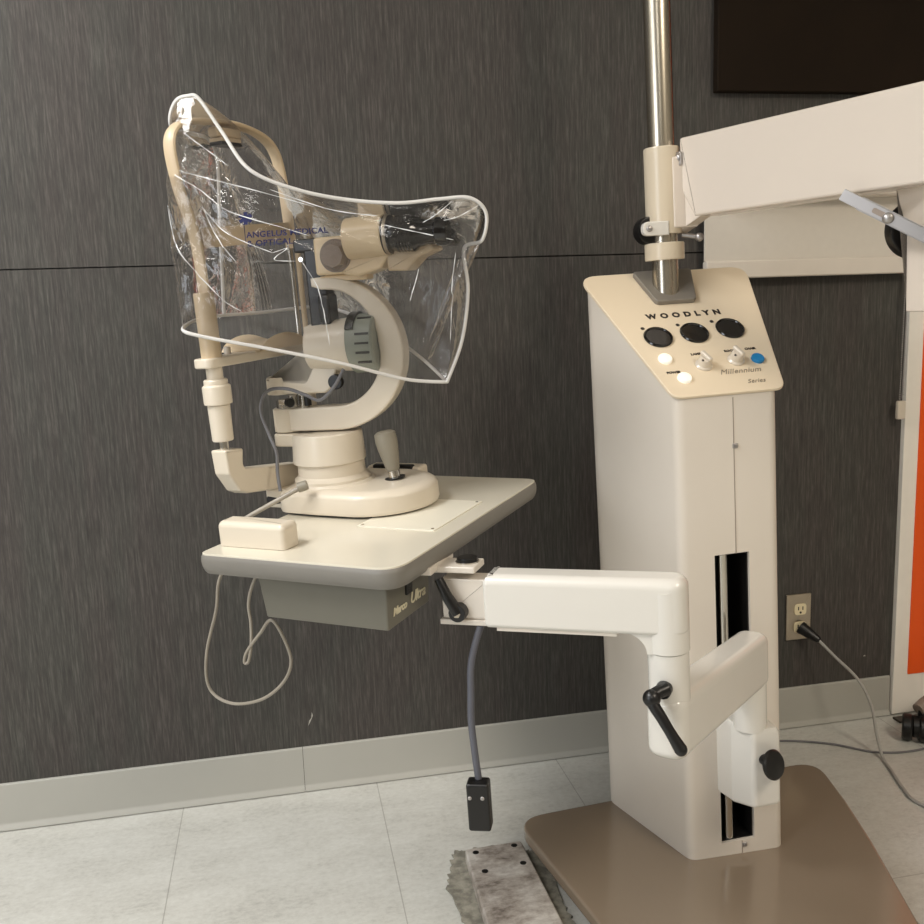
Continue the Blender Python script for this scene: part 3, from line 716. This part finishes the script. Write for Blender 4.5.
for s in (-.033, .033):
    ax = look((.130, s, .4575), (.26, s * .97, .4545)) @ MX.Diagonal((1, 1, .84, 1))
    b = MB(); b.lathe([(.0285, 0), (.031, .002), (.031, .014), (.027, .016), (.027, .022), (.0285, .025)] +
        [(.0285 + (.0009 if k % 2 else 0), .026 + k * .003) for k in range(12)] + [(.027, .064), (.0225, .070), (.0215, .076), (.0195, .083), (.0195, .100), (.0225, .104), (.0225, .122), (.0205, .126), (.016, .126), (.014, .118), (.0001, .117)], ax, 36)
    ep = b.build('eyepiece', 'blackgloss', mh, SH)
    b = MB(); b.lathe([(.0312, .004), (.0322, .005), (.0322, .010), (.0312, .011)], ax, 36); b.build('diopter_ring', 'steel_plate', ep, SH)
# thin lamp lead looping round the pivot
b = MB(); b.tube([SL @ V(p) for p in smooth([(.055, -.046, .245), (.040, -.06, .218), (.010, -.055, .196), (-.020, -.045, .205), (-.055, -.045, .217), (-.095, -.035, .212), (-.118, -.02, .178), (-.108, -.02, .135), (-.088, -.04, .105), (-.078, -.065, .075), (-.072, -.075, .044)], 7)], .0030)
b.build('lamp_lead', 'cordgrey', SP)
b = MB(); b.cyl((-.010, -.098, .060), (-.026, -.104, .056), .0085, n=18, bev=.002); q = b.build('cable_plug', 'gripgrey', SP, SL)
b = MB(); b.tube([SL @ V(p) for p in smooth([(-.02, -.102, .057), (-.055, -.116, .040), (-.095, -.132, .021), (-.118, -.142, .009), (-.125, -.15, .005)], 6)], .0040); b.build('cable', 'cordbeige', q)
# ---- chin rest (table frame, posts at x = CR)
CR = -.05
b = MB()
yn, yf = .151, .399
b.prism(fil([(.132, .133), (.178, .128), (.172, .094), (.210, .088), (.33, .070), (.33, .026), (.175, .050), (.158, .058), (.135, .092)], [.004, .004, .012, .01, 0, 0, .01, .01, .01], 5), -.014, .018, basis((CR, 0, 0), (0, 1, 0), (0, 0, 1), (1, 0, 0)), .004)
b.box((CR + .012, .30, .020), (.045, .09, .036), r=.006)
cr = b.build('chin_rest', 'lamp_cream', SP, TB)
b = MB(); b.cyl((CR - .011, .155, .088), (CR - .017, .155, .088), .0085, n=20, bev=.002); b.build('screw_cap', 'knobwhite', cr, TB)
b = MB(); b.cyl((CR, yn, .125), (CR, yn, .150), .0085, n=20); b.build('chrome_stub', 'chrome', cr, TB)
b = MB(); b.lathe([(.0165, .146), (.0175, .148), (.0185, .205), (.0175, .206), (.0225, .2075), (.0232, .210), (.0232, .236), (.022, .238), (.0195, .2395), (.0195, .246), (.018, .248), (.0135, .249), (.0135, .272)], TB @ MX.Translation((CR, yn, 0)), 32)
b.build('height_adjuster', 'lamp_cream', cr)
b = MB(); b.lathe([(.0165, .283), (.0165, .386), (.0155, .388), (.006, .388)], TB @ MX.Translation((CR, yn - .002, 0)), 28); b.build('near_post', 'tan', cr)
b = MB(); b.prism(fil([(-.022, .122), (.018, .122), (.022, .30), (.016, .375), (.014, .42), (-.014, .42), (-.016, .30)], [.016, .016, .01, .01, .012, .012, .01]), .268, .284, MX.Translation((CR, 0, 0)), .003)
br_ = b.build('clamp_bar', 'lamp_cream', cr, TB)
b = MB(); b.cyl((CR - .016, .208, .284), (CR - .016, .208, .296), .006, n=14, bev=.001); b.build('paper_pin', 'knobwhite', br_, TB)
# chin cup: a scooped saddle
b = MB(); rs = []
for k in range(17):
    y = .236 + .13 * k / 16; u = (k / 16 - .5) * 2
    h = .024 * (1 - u * u) ** .6
    r_ = []
    for j in range(9):
        v = j / 8 * 2 - 1
        r_.append((CR - .008 + .036 * v, y + .01 * v, .284 + h * (.55 + .45 * v * v) + .001))
    r_ += [(CR - .008 + .036 * (1 - j / 4 * 2), y, .283) for j in range(5)]
    rs.append(r_)
b.rings(rs); b.build('chin_cup', 'tan', cr, TB)
# bow
bw = [(yn, .375), (.150, .44), (.143, .49), (.125, .545), (.116, .600), (.122, .628), (.145, .645), (.19, .654), (.275, .657), (.345, .645), (.380, .620), (.394, .570), (.399, .510), (.400, .455)]
b = MB(); b.tube(smooth([(CR, y, z) for y, z in bw], 6), .0075, 12, flat=(.0115, .0055), side=(1, 0, 0)); b.build('head_bow', 'tan', cr, TB)
b = MB(); b.cyl((CR - .003, yf, .275), (CR - .003, yf, .462), .0050, n=16); b.build('far_rod', 'chrome', cr, TB)
b = MB(); b.cyl((CR + .009, yf + .006, .275), (CR + .009, yf + .006, .462), .0050, n=16); o = b.build('far_rod', 'tan', cr, TB); o['label'] = 'tan rod'
b = MB(); b.lathe([(.0165, .03), (.0165, .20), (.012, .215), (.009, .275)], TB @ MX.Translation((CR, yf, 0)), 24); b.build('far_post', 'lamp_cream', cr)
b = MB(); rs = []
for k in range(21):
    t = k / 20; y = yn + .006 + (yf - yn - .012) * t; x = CR + .004 + .028 * math.sin(PI * t)
    rs.append([(x - .0012, y, .457 + .012 * t), (x + .0012, y, .457 + .012 * t), (x + .0012, y, .488 + .012 * t), (x - .0012, y, .488 + .012 * t)])
b.rings(rs); b.build('forehead_band', 'tan', cr, TB)
b = MB(); b.box((CR + .004, .245, .640), (.020, .062, .016), r=.004); b.box((CR + .004, .245, .628), (.026, .05, .007), r=.002); b.build('bow_clip', 'tan', cr, TB)
b = MB(); b.box((CR + .004, .245, .6225), (.026, .052, .006), r=.002); b.build('clip_pad', 'black', cr, TB)

# ------------------------------------------------------------------ clear dust cover
Q = [(-0.1605, -0.030, 0.3474), (-0.1481, -0.030, 0.4892), (-0.1340, -0.040, 0.6163), (-0.1479, -0.090, 0.6387), (-0.1573, -0.120, 0.6362), (-0.1569, -0.130, 0.6572), (-0.1428, -0.130, 0.6806), (-0.1214, -0.130, 0.6855), (-0.1035, -0.130, 0.6791), (-0.0717, -0.130, 0.6274), (-0.0277, -0.140, 0.5661), (0.0367, -0.115, 0.5322), (0.1072, -0.080, 0.5127), (0.1822, -0.060, 0.5025), (0.2422, -0.040, 0.5042), (0.2883, -0.030, 0.5021), (0.3102, -0.020, 0.4777), (0.3008, -0.020, 0.4368), (0.2703, -0.020, 0.4252), (0.2696, -0.010, 0.3600), (0.2508, 0.000, 0.2789), (0.2194, 0.000, 0.2101)]
near_hem = [(-0.1605, -0.030, 0.3474), (-0.1751, -0.100, 0.3445), (-0.1632, -0.165, 0.3325), (-0.1262, -0.165, 0.3193), (-0.0400, -0.135, 0.2944), (0.0649, -0.085, 0.2595), (0.1555, -0.030, 0.2220), (0.2194, 0.000, 0.2101)]
far_hem = [(-0.1605, -0.030, 0.3474), (-0.1415, 0.050, 0.3448), (-0.1020, 0.115, 0.3457), (-0.0525, 0.140, 0.3449), (0.0131, 0.120, 0.3291), (0.0943, 0.070, 0.2955), (0.1668, 0.030, 0.2518), (0.2194, 0.000, 0.2101)]
# hem position at each seam station (0..7)
st = [0, .4, .8, 1.2, 1.5, 1.8, 2.1, 2.4, 2.7, 3.1, 3.5, 4.1, 4.7, 5.2, 5.6, 5.9, 6.05, 6.2, 6.35, 6.6, 6.8, 7]
def at(P, u):
    i = min(len(P) - 2, int(u)); return smooth([P[max(0, i - 1)], P[i], P[i + 1], P[min(len(P) - 1, i + 2)]], 20)[20 + round((u - i) * 20)] if 0 < i < len(P) - 2 else V(P[i]).lerp(V(P[i + 1]), u - i)
NQ = 9
QS = smooth(Q, NQ); US = [st[min(len(st) - 1, k // NQ)] + (st[min(len(st) - 1, k // NQ + 1)] - st[min(len(st) - 1, k // NQ)]) * (k % NQ) / NQ for k in range(len(QS))]
NT = 56
# folds pressed into the sheet: polylines in (x, z) with a height
folds = [([(-.150, .580), (-.095, .560), (-.02, .535), (.06, .505)], .0040), ([(-.148, .572), (-.105, .545), (-.06, .508), (.02, .475), (.05, .462)], .0032), ([(-.095, .512), (-.070, .480), (-.03, .455), (.0, .440)], .0035),
         ([(-.095, .512), (-.085, .478), (-.055, .430)], .0030), ([(-.160, .520), (-.150, .470), (-.120, .420), (-.085, .375), (-.06, .355)], .0035), ([(-.0, .440), (.02, .445), (.0, .430), (.03, .425)], .0025),
         ([(.0, .535), (.08, .500), (.15, .485)], .0035), ([(.16, .47), (.21, .455), (.26, .44)], .003), ([(.262, .50), (.235, .480), (.215, .470)], .003), ([(.30, .49), (.27, .475), (.24, .47)], .003),
         ([(.262, .42), (.245, .34), (.235, .28)], .003), ([(.205, .40), (.185, .350)], .0025), ([(.035, .43), (.055, .38), (.058, .33), (.056, .29)], .003), ([(-.13, .66), (-.155, .62)], .003), ([(-.125, .63), (-.06, .575)], .0035)]
FP = [(smooth([(x, 0, z) for x, z in p], 12), h) for p, h in folds]
def fold(p):
    r = 0
    for P_, h in FP:
        d = min((p.x - q.x) ** 2 + (p.z - q.z) ** 2 for q in P_)
        if d < .0002: r += h * math.exp(-d / .000010)
    return r
def sheet(hem, ctl):
    b = MB(); rows = []; near = ctl(.5).y < 0
    for k, q in enumerate(QS):
        h = at(hem, US[k]); s = k / (len(QS) - 1); r_ = []
        c = (q + h) / 2 + ctl(s)
        for j in range(NT + 1):
            t = j / NT
            p = q * (1 - t) ** 2 + c * 2 * t * (1 - t) + h * t * t
            w = math.sin(PI * t) ** .7 * math.sin(PI * min(1, s)) ** .5 if 0 < t < 1 and 0 < s < 1 else 0
            n1 = mnoise.noise(V((p.x * 9 + p.z * 14, p.y * 10, p.z * 22 + p.x * 12)) + V((3, 1, 7)))
            n2 = 1 - abs(mnoise.noise(V((p.x * 18, p.y * 14 + 5, p.z * 38 + p.x * 18))))
            dsp = (.006 * n1 + .003 * n2 ** 8 + fold(p)) * w * (1 if near else .55)
            out = V((0, -1, .15)) if near else V((0, .8, .4))
            r_.append(p + out * dsp)
        rows.append(r_)
    b.rings(rows, caps=False, closed=False)
    return b
nctl = lambda s: V((0, -.055 * math.sin(PI * min(1, s * 1.0)) ** .5 * (1 - .35 * s), .015))
fctl = lambda s: V((0, .16 * math.sin(PI * s) ** .5 * (1 - .62 * s), .125 * math.exp(-((s - .42) / .17) ** 2) + .015))
DC = thing('dust_cover', 'crumpled clear plastic dust cover with white piping draped over the slit lamp', 'dust cover', SL @ V((0, 0, .21)))
ns = sheet(near_hem, nctl); fs = sheet(far_hem, fctl)
nso = ns.build('near_panel', 'vinyl', DC, SL, sharp=180); fso = fs.build('far_panel', 'vinyl', DC, SL, sharp=180)
b = MB(); b.tube([SL @ p for p in QS], .0030, 8); b.build('seam_piping', 'piping', DC)
b = MB(); b.tube([SL @ p for p in smooth(near_hem, 8)] + [SL @ p for p in reversed(smooth(far_hem, 8)[1:-1])], .0030, 8, closed=True); b.build('hem_piping', 'piping', DC)
# navy print, laid onto the near panel
bmt = bmesh.new(); bmt.from_mesh(nso.data); bvh = BVHTree.FromBMesh(bmt); offs = DC.location.copy()
SLI = SL.inverted(); yax = (SL.to_3x3() @ V((0, 1, 0))).normalized()
def on_cover(b, name, m):
    for v in b.bm.verts:
        w = SL @ V((v.co.x, -.6, v.co.y))
        hit = bvh.ray_cast(w - offs, yax)
        v.co = (hit[0] + offs - yax * (.0006 + .0004 * v.co.z)) if hit[0] else SL @ V((v.co.x, -.16, v.co.y))
    b.build(name, m, DC, smooth_=False)
for txt, x, y, s in (('ANGELUS MEDICAL', -.0345, .4650, .0122), ('& OPTICAL', -.0345, .4520, .0122)):
    b = text_bm(txt, s, 0, 1.05, .0, .0003); bmesh.ops.translate(b.bm, vec=(x, y, 0), verts=b.bm.verts); on_cover(b, 'lettering', 'inkblue')
b = MB()
for k in range(3):
    b.box((0, 0, 0), (.0055, .019, .0006), bev=0, mtx=MX.Translation((-.034, .494, 0)) @ MX.Rotation(k * PI / 3, 4, 'Z'))
b.box((-.0365, .472, 0), (.0012, .030, .0006), bev=0)
on_cover(b, 'emblem', 'inkblue'); 

# specular highlights painted as thin white tubes along the near panel's folds
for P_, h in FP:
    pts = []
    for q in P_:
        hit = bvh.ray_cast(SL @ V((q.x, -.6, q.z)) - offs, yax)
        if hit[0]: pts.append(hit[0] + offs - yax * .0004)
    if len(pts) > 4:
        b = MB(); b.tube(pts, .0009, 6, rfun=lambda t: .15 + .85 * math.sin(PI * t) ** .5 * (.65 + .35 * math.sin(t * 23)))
        b.build('fold_highlight', 'fold_highlight', DC)
bmt.free()

# ------------------------------------------------------------------ cables hanging from the table
hc = thing('hanging_cable', 'thick charcoal cable with black connector box hanging from the table arm', 'cable', DV @ V((.253, 1.217, .367)))
b = MB(); b.tube([DV @ V(p) for p in smooth([(.318, 1.296, .690), (.306, 1.295, .672), (.285, 1.280, .640), (.268, 1.265, .600), (.262, 1.252, .56), (.258, 1.243, .520), (.2585, 1.235, .475), (.2605, 1.228, .430)], 8)], .0052, 12)
b.build('cable', 'corddark', hc)
kz = V((.2615, 1.2255, .4365)); kd = V((-.10, -.08, -1)).normalized()
KF = DV @ basis(kz + kd * .036, V((.93, -.36, 0)), V((.36, .93, 0)), -kd if False else (0, 0, 1))
b = MB(); b.box((0, 0, 0), (.033, .026, .074), r=.004, mtx=KF); con = b.build('connector_box', 'black', hc)
for x, y in ((.007, -.0132), (-.0115, -.0132)):
    b = MB(); b.ball((x, y, .016), .003, 10, (1, .5, 1), KF); b.build('rivet', 'zinc', con)
tc_ = [(.0, .12, -.02), (-.047, .1, -.071), (-.068, .1, -.135), (-.100, .1, -.21), (-.110, .1, -.267), (-.094, .1, -.295), (-.052, .1, -.303), (.006, .1, -.286), (.052, .1, -.252), (.075, .1, -.214), (.070, .1, -.178), (.047, .1, -.141), (.024, .095, -.164),
       (-.004, .09, -.197), (-.011, .088, -.216), (-.004, .090, -.215), (.003, .094, -.185), (.003, .1, -.150), (.003, .1, -.118), (.018, .1, -.080), (.045, .12, -.022)]
b = MB(); b.tube([TB @ V(p) for p in smooth(tc_, 8)], .0027, 10)
tag(b.build('thin_cord', 'cordbeige'), 'thin beige cord looping down beneath the left end of the table', 'cord')

# ------------------------------------------------------------------ worn metal footplate on a ragged mat, and a caster
fp = thing('footplate', 'worn bare-metal footplate with four screw holes on floor beside the taupe base plate', 'footplate', (.366, 1.54, 0))
b = MB(); b.prism(fil([(.303, 1.672), (.420, 1.674), (.428, 1.34), (.293, 1.34)], .008), .003, .030, bev=.004); pt = b.build('plate', 'worn', fp)
for x, y in ((.322, 1.655), (.402, 1.660), (.326, 1.590), (.404, 1.598)):
    b = MB(); b.lathe([(.0062, 0), (.0065, .0006), (.0001, .0008)], MX.Translation((x, y, .0298)), 14); b.build('screw_hole', 'darkbrown', pt)
b = MB(); ed = []
for k in range(260):
    t = k / 260 * 2 * PI
    x = .358 + .100 * math.copysign(abs(math.cos(t)) ** .62, math.cos(t)); y = 1.545 + .170 * math.copysign(abs(math.sin(t)) ** .62, math.sin(t))
    r_ = 1 + .12 * mnoise.noise(V((math.cos(t) * 3, math.sin(t) * 3, 1))) + .07 * mnoise.noise(V((math.cos(t) * 12, math.sin(t) * 12, 4))) + .03 * mnoise.noise(V((math.cos(t) * 40, math.sin(t) * 40, 2)))
    ed.append((.356 + (x - .356) * r_, 1.53 + (y - 1.53) * (r_ * .9 + .08)))
b.prism(ed, .0003, .0045, bev=.0015)
tag(b.build('felt_mat', 'felt'), 'ragged grey felt scrap under the worn metal footplate', 'mat')
cs = thing('chair_caster', 'black twin-wheel caster on a grey chair leg at the right edge', 'caster', (1.495, 1.90, 0))
cx_, cy_ = 1.492, 1.898
for s in (-1, 1):
    b = MB(); b.lathe([(.012, -.011), (.029, -.012), (.033, -.008), (.033, .008), (.029, .012), (.012, .011)], look((cx_ + s * .015 - .002, cy_ - s * .010, .0335), (cx_ + s * .030, cy_ - s * .020, .0335)), 32); b.build('wheel', 'black', cs)
b = MB(); b.lathe([(.010, -.011), (.024, -.011), (.028, -.006), (.028, .006), (.024, .011), (.010, .011)], look((cx_, cy_, .037), (cx_ + .015, cy_ - .01, .037)), 24); b.cyl((cx_ + .012, cy_, .05), (cx_ + .012, cy_, .082), .007, n=14); hd_ = b.build('hood', 'black', cs)
b = MB(); b.tube(smooth([(cx_ + .004, cy_ + .001, .080), (1.535, 1.91, .095), (1.62, 1.925, .115), (1.72, 1.93, .13)], 6), .015, 14); b.build('chair_leg', 'knobgrey', cs)

# ------------------------------------------------------------------ lights
def area(name, loc, tgt, sx, sy, power, col):
    l = bpy.data.lights.new(name, 'AREA'); l.shape = 'RECTANGLE'; l.size = sx; l.size_y = sy; l.energy = power; l.color = col
    o = bpy.data.objects.new(name, l); COL.objects.link(o); o.location = loc
    o.rotation_euler = (V(tgt) - V(loc)).to_track_quat('-Z', 'Y').to_euler(); return o
area('ceiling_panel_left', (-1.25, .95, 2.55), (-1.25, .95, 0), .6, 1.2, 70, (1, .99, .97))
area('ceiling_panel_right', (1.6, -.5, 2.55), (1.6, -.5, 0), .6, 1.2, 50, (1, .89, .74))
area('rear_fill', (-.6, -1.6, 2.55), (-.6, -1.6, 0), .6, 1.2, 18, (1, .97, .92))  # added fill light behind the camera, no fixture modelled
area('window_daylight', (-2.2, .1, 1.35), (.4, 1.4, .7), 1.4, 1.6, 44, (.86, .92, 1))
w = bpy.data.worlds.new('world'); S_.world = w; w.use_nodes = True
bgn = w.node_tree.nodes['Background']; bgn.inputs[0].default_value = (.8, .85, 1, 1); bgn.inputs[1].default_value = .2
vs = S_.view_settings; vs.view_transform = 'Standard'; vs.look = 'None'; vs.gamma = 1; vs.exposure = -.22; vs.use_curve_mapping = False
